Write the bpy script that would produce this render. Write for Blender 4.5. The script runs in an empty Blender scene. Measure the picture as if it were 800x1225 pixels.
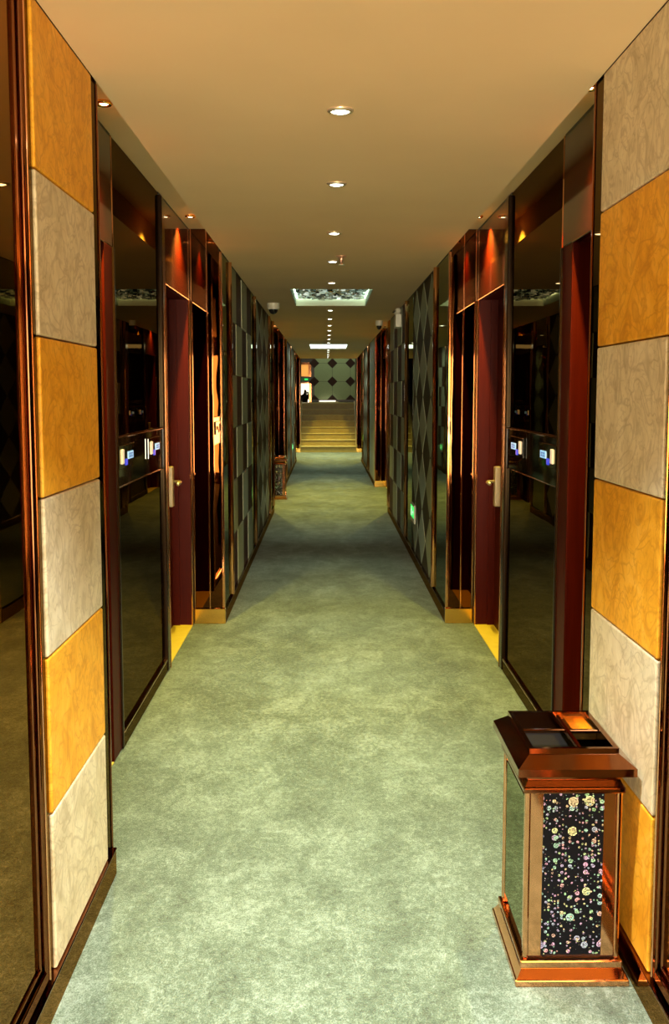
import bpy, bmesh, math, random
from mathutils import Vector, Matrix
random.seed(7)
D = bpy.data
SC = bpy.context.scene
COL = SC.collection

# ------------------------------------------------------------------ camera, world, large lights, exposure
cam = D.cameras.new('camera'); camo = D.objects.new('camera', cam); COL.objects.link(camo)
cam.sensor_fit = 'VERTICAL'; cam.sensor_height = 36.0; cam.sensor_width = 36.0 * 800 / 1225
cam.lens = 36.0 * 1200 / 1225
cam.shift_y = -28.07 / 1225
cam.clip_start = 0.02; cam.clip_end = 200
camo.location = (0, 0, 1.5)
camo.rotation_euler = (math.radians(90 - 5.4), 0, math.radians(-0.4775))
SC.camera = camo

w = D.worlds.new('world'); SC.world = w; w.use_nodes = True
w.node_tree.nodes['Background'].inputs[0].default_value = (0.9, 0.8, 0.6, 1)
w.node_tree.nodes['Background'].inputs[1].default_value = 0.0

def area(name, loc, rot, sx, sy, power, col):
    l = D.lights.new(name, 'AREA'); l.shape = 'RECTANGLE'; l.size = sx; l.size_y = sy
    l.energy = power; l.color = col
    o = D.objects.new(name, l); COL.objects.link(o); o.location = loc; o.rotation_euler = rot
    return o
R90 = math.radians(90)
# added unseen area light for the bright lobby assumed behind the photographer
area('window_daylight', (0.06, -3.40, 1.15), (R90, 0, 0), 1.30, 1.9, 640, (1.0, 0.88, 0.60))
# added unseen area light that brightens the upper landing
area('landing_light', (0.2, 28.9, 3.75), (0, 0, 0), 1.6, 1.2, 26, (0.95, 1.0, 0.70))

vs = SC.view_settings
vs.view_transform = 'Standard'; vs.look = 'None'; vs.gamma = 1.0; vs.use_curve_mapping = False
vs.exposure = 0.0
cy = SC.cycles
cy.use_denoising = True
cy.max_bounces = 10; cy.glossy_bounces = 8; cy.diffuse_bounces = 5
cy.sample_clamp_indirect = 4.0; cy.blur_glossy = 0.6

# ------------------------------------------------------------------ material helpers
def nodes(m):
    m.use_nodes = True
    return m.node_tree, m.node_tree.nodes, m.node_tree.links
def pbr(name, col, rough=0.5, metal=0.0, emit=None, es=0.0, coat=0.0, spec=None, aniso=None, sheen=0.0):
    m = D.materials.new(name); t, n, l = nodes(m); b = n['Principled BSDF']
    b.inputs['Base Color'].default_value = (*col, 1); b.inputs['Roughness'].default_value = rough
    b.inputs['Metallic'].default_value = metal
    if coat: b.inputs['Coat Weight'].default_value = coat; b.inputs['Coat Roughness'].default_value = 0.04
    if spec is not None: b.inputs['Specular IOR Level'].default_value = spec
    if sheen: b.inputs['Sheen Weight'].default_value = sheen
    if emit: b.inputs['Emission Color'].default_value = (*emit, 1); b.inputs['Emission Strength'].default_value = es
    return m
def N(t, typ, **kw):
    n = t.nodes.new(typ)
    for k, v in kw.items():
        if k in n.inputs: n.inputs[k].default_value = v
        else: setattr(n, k, v)
    return n
def ramp(t, fac, stops):
    r = t.nodes.new('ShaderNodeValToRGB'); e = r.color_ramp.elements
    while len(e) < len(stops): e.new(0.5)
    for i, (p, c) in enumerate(stops):
        e[i].position = p; e[i].color = (*c, 1)
    t.links.new(fac, r.inputs[0]); return r.outputs[0]
def mixc(t, fac, a, b, mode='MIX'):
    m = t.nodes.new('ShaderNodeMix'); m.data_type = 'RGBA'; m.blend_type = mode
    for sock, v in ((m.inputs[0], fac), (m.inputs[6], a), (m.inputs[7], b)):
        if hasattr(v, 'is_output'): t.links.new(v, sock)
        elif isinstance(v, (tuple, list)): sock.default_value = (*v, 1)
        else: sock.default_value = v
    return m.outputs[2]
def math_(t, op, a, b=None):
    m = t.nodes.new('ShaderNodeMath'); m.operation = op
    for i, v in enumerate((a, b)):
        if v is None: continue
        if hasattr(v, 'is_output'): t.links.new(v, m.inputs[i])
        else: m.inputs[i].default_value = v
    return m.outputs[0]
def geo_pos(t): return t.nodes.new('ShaderNodeNewGeometry').outputs['Position']
def scaled(t, vec, s):
    m = t.nodes.new('ShaderNodeMapping'); t.links.new(vec, m.inputs[0]); m.inputs['Scale'].default_value = s
    return m.outputs[0]
def noise(t, vec, scale, detail=3, rough=0.55, dist=0.0):
    n = N(t, 'ShaderNodeTexNoise', Scale=scale, Detail=detail, Roughness=rough, Distortion=dist)
    t.links.new(vec, n.inputs['Vector']); return n.outputs[0]
def bump(t, h, strength, dist):
    b = N(t, 'ShaderNodeBump', Strength=strength, Distance=dist); t.links.new(h, b.inputs['Height'])
    t.links.new(b.outputs[0], t.nodes['Principled BSDF'].inputs['Normal'])

M = {}
def mat_carpet():
    m = pbr('carpet', (0.3, 0.35, 0.22), 0.95, sheen=0.25); t = m.node_tree; b = t.nodes['Principled BSDF']; p = geo_pos(t)
    big = noise(t, scaled(t, p, (1, 0.55, 1)), 2.6, 4, 0.6, 0.5)
    streak = noise(t, scaled(t, p, (1.0, 0.7, 1)), 8.0, 5, 0.72, 0.8)
    med = noise(t, scaled(t, p, (1, 0.7, 1)), 60, 4, 0.75, 0.5)
    fine = noise(t, scaled(t, p, (1, 0.6, 1)), 240, 2, 0.8)
    s = math_(t, 'ADD', math_(t, 'MULTIPLY', big, 0.24), math_(t, 'MULTIPLY', streak, 0.30))
    s = math_(t, 'ADD', s, math_(t, 'MULTIPLY', med, 0.36)); s = math_(t, 'ADD', s, math_(t, 'MULTIPLY', fine, 0.40))
    c = ramp(t, s, [(0.51, (0.016, 0.028, 0.010)), (0.65, (0.094, 0.136, 0.082)), (0.79, (0.28, 0.345, 0.275))])
    t.links.new(c, b.inputs['Base Color'])
    bump(t, math_(t, 'ADD', med, math_(t, 'MULTIPLY', fine, 1.2)), 0.7, 0.006)
    return m
def mat_tile(name, lo, mid, hi, vein):
    m = pbr(name, mid, 0.42, spec=0.22); t = m.node_tree; b = t.nodes['Principled BSDF']
    p = geo_pos(t)
    inf = t.nodes.new('ShaderNodeObjectInfo')
    off = t.nodes.new('ShaderNodeVectorMath'); off.operation = 'ADD'; t.links.new(p, off.inputs[0])
    cmb = t.nodes.new('ShaderNodeCombineXYZ'); t.links.new(math_(t, 'MULTIPLY', inf.outputs['Random'], 37.0), cmb.inputs[0])
    t.links.new(cmb.outputs[0], off.inputs[1]); v = off.outputs[0]
    n1 = noise(t, v, 7, 6, 0.65, 1.2)
    base = ramp(t, n1, [(0.30, lo), (0.50, mid), (0.70, hi)])
    n2 = noise(t, v, 6, 2, 0.45, 2.4); n3 = noise(t, v, 11, 2, 0.45, 2.2)
    v2 = math_(t, 'ABSOLUTE', math_(t, 'SUBTRACT', n2, 0.5)); v3 = math_(t, 'ABSOLUTE', math_(t, 'SUBTRACT', n3, 0.5))
    f2 = ramp(t, v2, [(0.0, (1, 1, 1)), (0.050, (0, 0, 0))]); f3 = ramp(t, v3, [(0.0, (0.7, 0.7, 0.7)), (0.040, (0, 0, 0))])
    f = math_(t, 'MULTIPLY', math_(t, 'MAXIMUM', f2, f3), 0.46)
    t.links.new(mixc(t, f, base, vein), b.inputs['Base Color'])
    bump(t, n1, 0.08, 0.003)
    return m
def mat_wood(name, a, bcol, rough):
    m = pbr(name, a, rough, spec=0.08); t = m.node_tree; b = t.nodes['Principled BSDF']
    n = noise(t, scaled(t, geo_pos(t), (14, 14, 0.7)), 2.5, 5, 0.6, 0.5)
    t.links.new(ramp(t, n, [(0.32, a), (0.68, bcol)]), b.inputs['Base Color'])
    return m
def mat_header():
    m = pbr('header_lacquer', (0.12, 0.014, 0.004), 0.5, 0.0, coat=0.85, spec=0.05); t = m.node_tree; b = t.nodes['Principled BSDF']
    b.inputs['Coat Roughness'].default_value = 0.07; b.inputs['Coat IOR'].default_value = 1.8
    n = noise(t, scaled(t, geo_pos(t), (20, 20, 0.8)), 2.0, 4, 0.6)
    t.links.new(ramp(t, n, [(0.3, (0.050, 0.0026, 0.0006)), (0.7, (0.066, 0.0040, 0.0010))]), b.inputs['Base Color'])
    return m
def mat_mirror(name, col, wob=0.0, rough=0.02):
    m = pbr(name, col, rough, 1.0); t = m.node_tree
    if wob: bump(t, noise(t, geo_pos(t), 1.6, 2, 0.5), wob, 0.05)
    return m
def mat_tinted(name, col, rough):
    m = D.materials.new(name); t, n, l = nodes(m); n.remove(n['Principled BSDF'])
    g = n.new('ShaderNodeBsdfGlossy'); g.inputs['Color'].default_value = (*col, 1); g.inputs['Roughness'].default_value = rough
    b = N(t, 'ShaderNodeBump', Strength=0.012, Distance=0.05); l.new(noise(t, geo_pos(t), 1.6, 2, 0.5), b.inputs['Height'])
    l.new(b.outputs[0], g.inputs['Normal']); l.new(g.outputs[0], n['Material Output'].inputs['Surface'])
    return m
def mat_fabric(name, a, bcol, rough=0.6):
    m = pbr(name, a, rough, spec=0.15); t = m.node_tree; b = t.nodes['Principled BSDF']
    n = noise(t, geo_pos(t), 60, 3, 0.6)
    t.links.new(ramp(t, n, [(0.35, a), (0.65, bcol)]), b.inputs['Base Color']); bump(t, n, 0.2, 0.002)
    return m
def mat_plaster():
    m = pbr('ceiling_paint', (0.62, 0.52, 0.36), 0.75); t = m.node_tree; b = t.nodes['Principled BSDF']
    n = noise(t, geo_pos(t), 1.5, 3, 0.5)
    t.links.new(ramp(t, n, [(0.3, (0.78, 0.54, 0.30)), (0.7, (0.84, 0.585, 0.33))]), b.inputs['Base Color'])
    return m
def mat_stone(name, a, bcol, rough):
    m = pbr(name, a, rough); t = m.node_tree; b = t.nodes['Principled BSDF']
    n = noise(t, geo_pos(t), 8, 5, 0.65, 1.0)
    t.links.new(ramp(t, n, [(0.3, a), (0.7, bcol)]), b.inputs['Base Color'])
    return m
def mat_bubbles():
    m = pbr('bubble_print', (0.004, 0.004, 0.006), 0.3, spec=0.08); t = m.node_tree; b = t.nodes['Principled BSDF']
    tc = t.nodes.new('ShaderNodeTexCoord'); sp = t.nodes.new('ShaderNodeSeparateXYZ'); t.links.new(tc.outputs['Object'], sp.inputs[0])
    cb = t.nodes.new('ShaderNodeCombineXYZ'); t.links.new(sp.outputs[0], cb.inputs[0]); t.links.new(sp.outputs[2], cb.inputs[1])
    col = None
    for i, (sc, r0, thr) in enumerate(((25, 0.34, 0.62), (52, 0.36, 0.55), (120, 0.42, 0.50))):
        vo = t.nodes.new('ShaderNodeTexVoronoi'); vo.voronoi_dimensions = '2D'; vo.inputs['Scale'].default_value = sc
        vo.inputs['Randomness'].default_value = 1.0
        ad = t.nodes.new('ShaderNodeVectorMath'); ad.operation = 'ADD'; t.links.new(cb.outputs[0], ad.inputs[0]); ad.inputs[1].default_value = (3.1 * i, 1.7 * i, 0)
        t.links.new(ad.outputs[0], vo.inputs['Vector'])
        sep = t.nodes.new('ShaderNodeSeparateColor'); t.links.new(vo.outputs['Color'], sep.inputs[0])
        rad = math_(t, 'MULTIPLY', math_(t, 'SUBTRACT', sep.outputs[0], thr), r0 / (1 - thr) * 1.0)
        d = vo.outputs['Distance']
        inside = math_(t, 'LESS_THAN', d, rad)
        ringf = math_(t, 'DIVIDE', d, math_(t, 'MAXIMUM', rad, 0.001))
        hs = t.nodes.new('ShaderNodeCombineColor'); hs.mode = 'HSV'
        t.links.new(sep.outputs[1], hs.inputs[0]); hs.inputs[1].default_value = 0.42; hs.inputs[2].default_value = 0.95
        shade = ramp(t, ringf, [(0.0, (0.55, 0.55, 0.55)), (0.6, (0.38, 0.40, 0.40)), (1.0, (0.85, 0.85, 0.85))])
        sp_ = ramp(t, noise(t, cb.outputs[0], 260, 2, 0.6), [(0.40, (0.12, 0.12, 0.12)), (0.58, (1, 1, 1))])
        bc = mixc(t, 1.0, mixc(t, 1.0, hs.outputs[0], shade, 'MULTIPLY'), sp_, 'MULTIPLY')
        col = mixc(t, inside, col if col is not None else (0.004, 0.004, 0.006), bc)
    t.links.new(col, b.inputs['Base Color'])
    return m
def mat_crystal():
    m = pbr('backlit_crystal', (0.3, 0.35, 0.3), 0.1); t = m.node_tree; b = t.nodes['Principled BSDF']
    at = t.nodes.new('ShaderNodeAttribute'); at.attribute_name = 'glow'
    c = ramp(t, at.outputs['Fac'], [(0.0, (0.0, 0.0, 0.0)), (0.45, (0.02, 0.05, 0.035)), (0.7, (0.25, 0.42, 0.33)), (1.0, (0.9, 1.0, 0.9))])
    t.links.new(c, b.inputs['Emission Color']); b.inputs['Emission Strength'].default_value = 0.55
    t.links.new(ramp(t, at.outputs['Fac'], [(0, (0.02, 0.02, 0.02)), (1, (0.6, 0.65, 0.6))]), b.inputs['Base Color'])
    return m

M['carpet'] = mat_carpet()
M['ceiling'] = mat_plaster()
M['orange'] = mat_tile('orange_marble', (0.64, 0.265, 0.012), (0.82, 0.380, 0.024), (0.90, 0.47, 0.055), (0.44, 0.15, 0.006))
M['cream'] = mat_tile('cream_marble', (0.54, 0.44, 0.27), (0.69, 0.575, 0.375), (0.77, 0.665, 0.46), (0.30, 0.20, 0.10))
M['backing'] = pbr('wall_backing', (0.035, 0.022, 0.012), 0.5)
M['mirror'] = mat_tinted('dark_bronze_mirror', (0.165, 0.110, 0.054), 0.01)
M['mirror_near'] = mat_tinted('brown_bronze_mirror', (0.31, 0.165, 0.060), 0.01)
M['frame'] = mat_tinted('dark_copper_frame', (0.24, 0.095, 0.040), 0.06)
M['mirror_grey'] = mat_tinted('grey_mirror', (0.34, 0.35, 0.24), 0.015)
M['black_glass'] = pbr('black_glass', (0.006, 0.005, 0.004), 0.03, coat=0.5)
M['copper'] = mat_mirror('polished_copper', (0.74, 0.37, 0.185), 0.0, 0.08)
M['copper_dark'] = mat_mirror('dark_copper', (0.26, 0.10, 0.042), 0.0, 0.10)
M['pier'] = mat_mirror('copper_tinted_mirror', (0.120, 0.044, 0.015), 0.05, 0.012)
M['gold'] = pbr('brushed_gold', (0.86, 0.50, 0.12), 0.16, 1.0)
M['threshold'] = mat_stone('golden_threshold', (0.78, 0.58, 0.06), (0.88, 0.68, 0.10), 0.35)
M['door'] = mat_wood('red_lacquered_wood', (0.046, 0.0026, 0.0006), (0.068, 0.0044, 0.0010), 0.42)
M['door_dark'] = mat_wood('dark_red_wood', (0.046, 0.0042, 0.0012), (0.066, 0.0066, 0.0016), 0.42)
M['lacquer'] = pbr('dark_brown_lacquer', (0.018, 0.008, 0.004), 0.16, spec=0.25)
M['header'] = mat_header()
M['chrome'] = pbr('satin_nickel', (0.80, 0.66, 0.48), 0.38, 0.8)
M['fab_light'] = mat_fabric('sage_panel', (0.32, 0.335, 0.235), (0.37, 0.385, 0.275))
M['fab_dark'] = mat_fabric('brown_panel', (0.046, 0.015, 0.008), (0.062, 0.021, 0.012))
M['dia_dark'] = mat_fabric('olive_brown_panel', (0.050, 0.034, 0.013), (0.066, 0.045, 0.019))
M['pale'] = mat_fabric('pale_green_panel', (0.40, 0.43, 0.29), (0.45, 0.48, 0.33))
M['oct'] = mat_fabric('green_octagon', (0.25, 0.31, 0.18), (0.29, 0.36, 0.21))
M['oct_dark'] = pbr('dark_brown_gloss', (0.030, 0.012, 0.008), 0.6, spec=0.2)
M['dark'] = pbr('dark_brown_wall', (0.020, 0.012, 0.007), 0.35)
M['stair'] = mat_stone('polished_olive_stone', (0.29, 0.215, 0.040), (0.38, 0.285, 0.065), 0.32)
M['stair'].node_tree.nodes['Principled BSDF'].inputs['Specular IOR Level'].default_value = 0.15
M['nosing'] = mat_stone('pale_nosing_stone', (0.42, 0.33, 0.09), (0.50, 0.40, 0.12), 0.5)
M['white'] = pbr('white_plastic', (0.62, 0.58, 0.46), 0.4)
M['offwhite'] = pbr('coffer_paint', (0.62, 0.68, 0.52), 0.55)
M['blackp'] = pbr('black_plastic', (0.012, 0.011, 0.012), 0.12, coat=0.3)
M['lens'] = pbr('lamp_lens', (1, 1, 1), 0.4, emit=(0.95, 1.0, 0.85), es=14)
M['spotlens'] = pbr('spot_lens', (1, 0.9, 0.6), 0.4, emit=(1.0, 0.80, 0.42), es=14)
M['panel_light'] = pbr('light_panel', (1, 1, 1), 0.5, emit=(0.84, 1.0, 0.92), es=5.0)
M['daylight'] = pbr('daylit_pane', (1, 1, 1), 0.5, emit=(1.0, 0.95, 0.82), es=4.0)  # glow of the added pane behind the photographer
M['lobbyglow'] = pbr('lobby_pane', (1, 1, 1), 0.5, emit=(1.0, 0.88, 0.66), es=3.0)
M['orangeglow'] = pbr('amber_lit_pane', (0.8, 0.4, 0.1), 0.5, emit=(1.0, 0.42, 0.08), es=0.75)
M['green'] = pbr('green_sign_light', (0.0, 0.2, 0.03), 0.4, emit=(0.02, 0.85, 0.12), es=1.2)
M['green_dim'] = pbr('green_sign_box', (0.0, 0.06, 0.012), 0.4, emit=(0.0, 0.25, 0.04), es=0.15)
M['signwhite'] = pbr('sign_pictogram', (0.7, 0.9, 0.7), 0.5, emit=(0.5, 1.0, 0.55), es=1.0)
M['screen'] = pbr('display_screen', (0.2, 0.3, 0.35), 0.3, emit=(0.30, 0.66, 1.0), es=0.8)
M['screenmark'] = pbr('display_digits', (0.02, 0.05, 0.12), 0.4, emit=(0.02, 0.12, 0.35), es=0.6)
M['blue'] = pbr('blue_indicator', (0.02, 0.03, 0.3), 0.3, emit=(0.03, 0.06, 0.8), es=0.8)
M['slot'] = pbr('lit_card_slot', (1, 0.9, 0.7), 0.3, emit=(1.0, 0.78, 0.55), es=0.5)
M['cavity'] = pbr('black_liner', (0.006, 0.005, 0.005), 0.7, spec=0.1)
M['led'] = pbr('led_strip', (1, 1, 1), 0.4, emit=(0.75, 1.0, 0.80), es=5.0)
M['bubbles'] = mat_bubbles()
M['crystal'] = mat_crystal()
M['cloth'] = pbr('dark_clothing', (0.012, 0.014, 0.011), 0.8)
M['brassdet'] = pbr('copper_sprinkler', (0.75, 0.42, 0.30), 0.3, 0.7)

# ------------------------------------------------------------------ mesh helpers
class MB:
    def __init__(s): s.bm = bmesh.new()
    def box(s, x0, x1, y0, y1, z0, z1, bev=0.0, seg=1):
        x0, x1 = min(x0, x1), max(x0, x1); y0, y1 = min(y0, y1), max(y0, y1)
        t = bmesh.new()
        v = [t.verts.new(c) for c in ((x0,y0,z0),(x1,y0,z0),(x1,y1,z0),(x0,y1,z0),(x0,y0,z1),(x1,y0,z1),(x1,y1,z1),(x0,y1,z1))]
        for f in ((3,2,1,0),(4,5,6,7),(0,1,5,4),(1,2,6,5),(2,3,7,6),(3,0,4,7)): t.faces.new([v[i] for i in f])
        if bev: bmesh.ops.bevel(t, geom=list(t.edges), offset=bev, segments=seg, profile=0.5, affect='EDGES')
        s.merge(t); return s
    def merge(s, t):
        me = D.meshes.new('tmp'); t.to_mesh(me); t.free(); s.bm.from_mesh(me); D.meshes.remove(me)
    def prism(s, pts, axis, a, b):
        """polygon pts (2-D) extruded along axis 'x','y' or 'z' from a to b"""
        t = bmesh.new()
        def mk(p, q):
            return {'x': (q, p[0], p[1]), 'y': (p[0], q, p[1]), 'z': (p[0], p[1], q)}[axis]
        A = [t.verts.new(mk(p, a)) for p in pts]; B = [t.verts.new(mk(p, b)) for p in pts]
        n = len(pts); t.faces.new(A); t.faces.new(B)
        for i in range(n): t.faces.new((A[i], A[(i+1) % n], B[(i+1) % n], B[i]))
        bmesh.ops.recalc_face_normals(t, faces=list(t.faces)); s.merge(t); return s
    def lathe(s, prof, seg, cx=0, cy=0, cz=0):
        t = bmesh.new(); rings = []
        for r, z in prof:
            if r < 1e-6: rings.append([t.verts.new((cx, cy, cz + z))])
            else: rings.append([t.verts.new((cx + r*math.cos(2*math.pi*i/seg), cy + r*math.sin(2*math.pi*i/seg), cz + z)) for i in range(seg)])
        for a, b in zip(rings, rings[1:]):
            for i in range(seg):
                j = (i + 1) % seg
                if len(a) == 1 and len(b) == 1: continue
                if len(a) == 1: t.faces.new((a[0], b[i], b[j]))
                elif len(b) == 1: t.faces.new((a[i], a[j], b[0]))
                else: t.faces.new((a[i], a[j], b[j], b[i]))
        bmesh.ops.recalc_face_normals(t, faces=list(t.faces)); s.merge(t); return s
    def frustum(s, r0, r1, z0, z1):
        """rectangles r=(x0,x1,y0,y1)"""
        t = bmesh.new()
        def q(r, z): return [t.verts.new(c) for c in ((r[0], r[2], z), (r[1], r[2], z), (r[1], r[3], z), (r[0], r[3], z))]
        A, B = q(r0, z0), q(r1, z1)
        t.faces.new(A[::-1]); t.faces.new(B)
        for i in range(4): t.faces.new((A[i], A[(i+1) % 4], B[(i+1) % 4], B[i]))
        s.merge(t); return s
    def ringframe(s, r0, r1, z0, z1):
        """rectangular ring: outer r0, inner r1"""
        s.box(r0[0], r1[0], r0[2], r0[3], z0, z1); s.box(r1[1], r0[1], r0[2], r0[3], z0, z1)
        s.box(r1[0], r1[1], r0[2], r1[2], z0, z1); s.box(r1[0], r1[1], r1[3], r0[3], z0, z1); return s
    def tube(s, pts, r, seg=10):
        t = bmesh.new(); rings = []
        P = [Vector(p) for p in pts]
        for i, p in enumerate(P):
            d = (P[min(i+1, len(P)-1)] - P[max(i-1, 0)]).normalized()
            u = d.orthogonal().normalized(); v = d.cross(u)
            rings.append([t.verts.new(p + r*(u*math.cos(2*math.pi*k/seg) + v*math.sin(2*math.pi*k/seg))) for k in range(seg)])
        for a, b in zip(rings, rings[1:]):
            n0 = min(range(seg), key=lambda k: (b[k].co - a[0].co).length)
            for k in range(seg): t.faces.new((a[k], a[(k+1) % seg], b[(k+1+n0) % seg], b[(k+n0) % seg]))
        t.faces.new(rings[0][::-1]); t.faces.new(rings[-1])
        bmesh.ops.recalc_face_normals(t, faces=list(t.faces)); s.merge(t); return s
WL = {}
def wl(o): return WL.get(o, Vector((0, 0, 0)))
def put(name, mb, mat, parent=None, smooth=False, pos='bottom', label=None):
    """link a collected mesh as one object, origin at the middle of its foot"""
    bm = mb.bm
    xs = [v.co.x for v in bm.verts]; ys = [v.co.y for v in bm.verts]; zs = [v.co.z for v in bm.verts]
    c = Vector(((min(xs)+max(xs))/2, (min(ys)+max(ys))/2, min(zs)))
    for v in bm.verts: v.co -= c
    me = D.meshes.new(name); bm.to_mesh(me); bm.free()
    me.materials.append(M[mat] if isinstance(mat, str) else mat)
    if smooth:
        for p in me.polygons: p.use_smooth = True
    return link(name, me, c, parent, label)
def link(name, me, c, parent=None, label=None):
    o = D.objects.new(name, me); COL.objects.link(o)
    if parent: o.parent = parent; o.location = Vector(c) - wl(parent)
    else: o.location = c
    WL[o] = Vector(c)
    if label: o['label'] = label
    return o
def tag(o, label, cat=None, group=None, kind=None):
    o['label'] = label
    if cat: o['category'] = cat
    if group: o['group'] = group
    if kind: o['kind'] = kind
    return o
def thing(name, loc, label, cat, group=None, kind=None):
    o = D.objects.new(name, None); COL.objects.link(o); o.location = loc; o.empty_display_size = 0.1
    WL[o] = Vector(loc); tag(o, label, cat, group, kind); return o
def copy_tree(o, shift, parent=None):
    c = o.copy(); COL.objects.link(c); c.parent = parent
    WL[c] = wl(o) + Vector(shift)
    if parent is None: c.location = wl(c)
    for ch in list(o.children): copy_tree(ch, shift, c)
    return c

# ------------------------------------------------------------------ dimensions (metres; corridor runs along +Y)
H = 2.40; HR = 2.54                      # corridor and alcove ceilings
XW = {-1: -0.665, 1: 0.785}              # corridor wall faces
XA = {-1: -0.870, 1: 0.967}              # alcove wall faces
ROWS = [0.085, 0.481, 0.868, 1.253, 1.634, 2.015, 2.40]
PER = 9.65
ALC = [(3.03 + PER * k, 6.49 + PER * k) for k in range(3)]
Y0, YS = -3.5, 25.79                     # rear end, foot of the stairs
SIDE = {1: 'tile-side bin wall', -1: 'opposite the tile-side bin'}
ALN = ['tiled-end alcove', 'middle alcove', 'stair-foot alcove']

# ------------------------------------------------------------------ setting
fl = MB()
fl.box(-0.68, 0.80, Y0, YS, -0.05, 0.0)
for a, b in ALC:
    fl.box(-0.875, -0.68, a, b, -0.05, 0.0); fl.box(0.80, 0.972, a, b, -0.05, 0.0)
floor = put('floor', fl, 'carpet'); tag(floor, 'sage green cut-pile carpet running the length of the corridor', 'floor', kind='structure')

ce = MB()
c1 = (-0.313, 0.410, 8.80, 10.46); c2 = (-0.322, 0.411, 18.555, 20.265)
ys = [Y0, c1[2], c1[3], c2[2], c2[3], 26.0]
ce.box(XW[-1], XW[1], ys[0], ys[1], H, H + 0.30); ce.box(XW[-1], XW[1], ys[2], ys[3], H, H + 0.30); ce.box(XW[-1], XW[1], ys[4], ys[5], H, H + 0.30)
for c in (c1, c2):
    ce.box(XW[-1], c[0], c[2], c[3], H, H + 0.30); ce.box(c[1], XW[1], c[2], c[3], H, H + 0.30)
for a, b in ALC:
    for s in (-1, 1): ce.box(XW[s], XA[s] + s * 0.30, a, b, HR, HR + 0.16)
ceiling = put('ceiling', ce, 'ceiling'); tag(ceiling, 'warm beige painted ceiling with recessed lights', 'ceiling', kind='structure')

def wall_core(s, part):
    m = MB(); xf = XW[s] + s * 0.025; xo = XW[s] + s * 0.55
    segs = [(Y0, ALC[0][0]), (ALC[0][1], ALC[1][0]), (ALC[1][1], ALC[2][0]), (ALC[2][1], 27.8)]
    if part == 0: m.box(xf, xo, *segs[0], 0, 2.9)
    else:
        for a, b in segs[1:]: m.box(xf, xo, a, b, 0, 2.9)
        for a, b in ALC: m.box(XA[s] + s * 0.16, xo, a, b, 0, 2.9)
    return m
WALL = {}
for s, nm in ((-1, 'wall_left'), (1, 'wall_right')):
    WALL[s] = put(nm, wall_core(s, 0), 'backing')
    tag(WALL[s], 'dark corridor wall with marble tiles, ' + SIDE[s], 'wall', kind='structure')
    far = put(nm, wall_core(s, 1), 'backing'); tag(far, 'dark backing wall behind the doors and patterned panels, ' + SIDE[s], 'wall', kind='structure')
    # marble tiles
    for i in range(6):
        z0, z1 = ROWS[i] + 0.002, ROWS[i+1] - 0.002
        if i == 5: z1 = H - 0.001
        orange = (i % 2 == (1 if s < 0 else 0))
        y0, y1 = (2.360, 2.945) if s < 0 else (2.330, 2.925)
        put('tile', MB().box(XW[s], XW[s] + s * 0.027, y0, y1, z0, z1, 0.005, 2), 'orange' if orange else 'cream', WALL[s])
    # narrow mirror strip closing the pier beside the tiles
    put('mirror_strip', MB().box(XW[s] + s*0.006, XW[s] + s*0.03, (2.947 if s < 0 else 2.927), 3.03, 0.085, H), 'mirror', WALL[s])
    put('mirror_strip', MB().box(XW[s] + s*0.008, XW[s] + s*0.03, 2.30, (2.358 if s < 0 else 2.328), 0.085, H), 'mirror', WALL[s])
    put('corner_bead', MB().box(XW[s] + s*0.002, XW[s] + s*0.03, 3.022, 3.034, 0.0, H, 0.003), 'copper_dark', WALL[s])
    # alcove end wall behind the tiles, and skirting
    for k, (a, b) in enumerate(ALC):
        put('end_panel', MB().box(XW[s] + s*(0.006 if k == 0 else 0.027), XA[s] + s*0.15, a - 0.012, a + 0.004, 0.0, HR), 'copper_dark', WALL[s] if k == 0 else far)
    segs = [(-1.2, 3.03), (6.49, 12.68), (16.14, 22.33)]
    bb = MB()
    for a, b in segs:
        bb.box(XW[s] - s * 0.006, XW[s] + s * 0.028, a, b, 0.0, 0.078)
    bo = put('baseboard_left' if s < 0 else 'baseboard_right', bb, 'mirror_near')
    tag(bo, 'dark bronze mirror skirting board ' + SIDE[s], 'baseboard', kind='structure')
    bl = MB()
    for a, b in segs: bl.box(XW[s] - s * 0.009, XW[s] + s * 0.028, a, b, 0.079, 0.0855, 0.002)
    put('top_bead', bl, 'copper_dark', bo)

# rear end of the corridor, behind the photographer: wall around an added glowing pane
rw = MB(); rw.box(-0.70, -0.60, Y0 - 0.15, Y0, 0, 2.5).box(0.72, 0.82, Y0 - 0.15, Y0, 0, 2.5).box(-0.60, 0.72, Y0 - 0.15, Y0, 2.32, 2.5).box(-0.60, 0.72, Y0 - 0.15, Y0, -0.05, 0.18)
tag(put('wall_rear', rw, 'ceiling'), 'beige wall around the tall daylit window behind the photographer', 'wall', kind='structure')
w1 = put('window_1', MB().box(-0.60, 0.72, Y0 - 0.10, Y0 - 0.08, 0.18, 2.32), 'daylight'); tag(w1, 'tall daylit window closing the corridor behind the photographer', 'window', kind='structure')  # unseen glowing pane, added for an assumed lobby and its light
fr = MB(); fr.box(0.03, 0.09, Y0 - 0.08, Y0 - 0.03, 0.18, 2.32)
put('mullion', fr, 'copper_dark', w1)  # upright bar on the added pane

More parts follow.
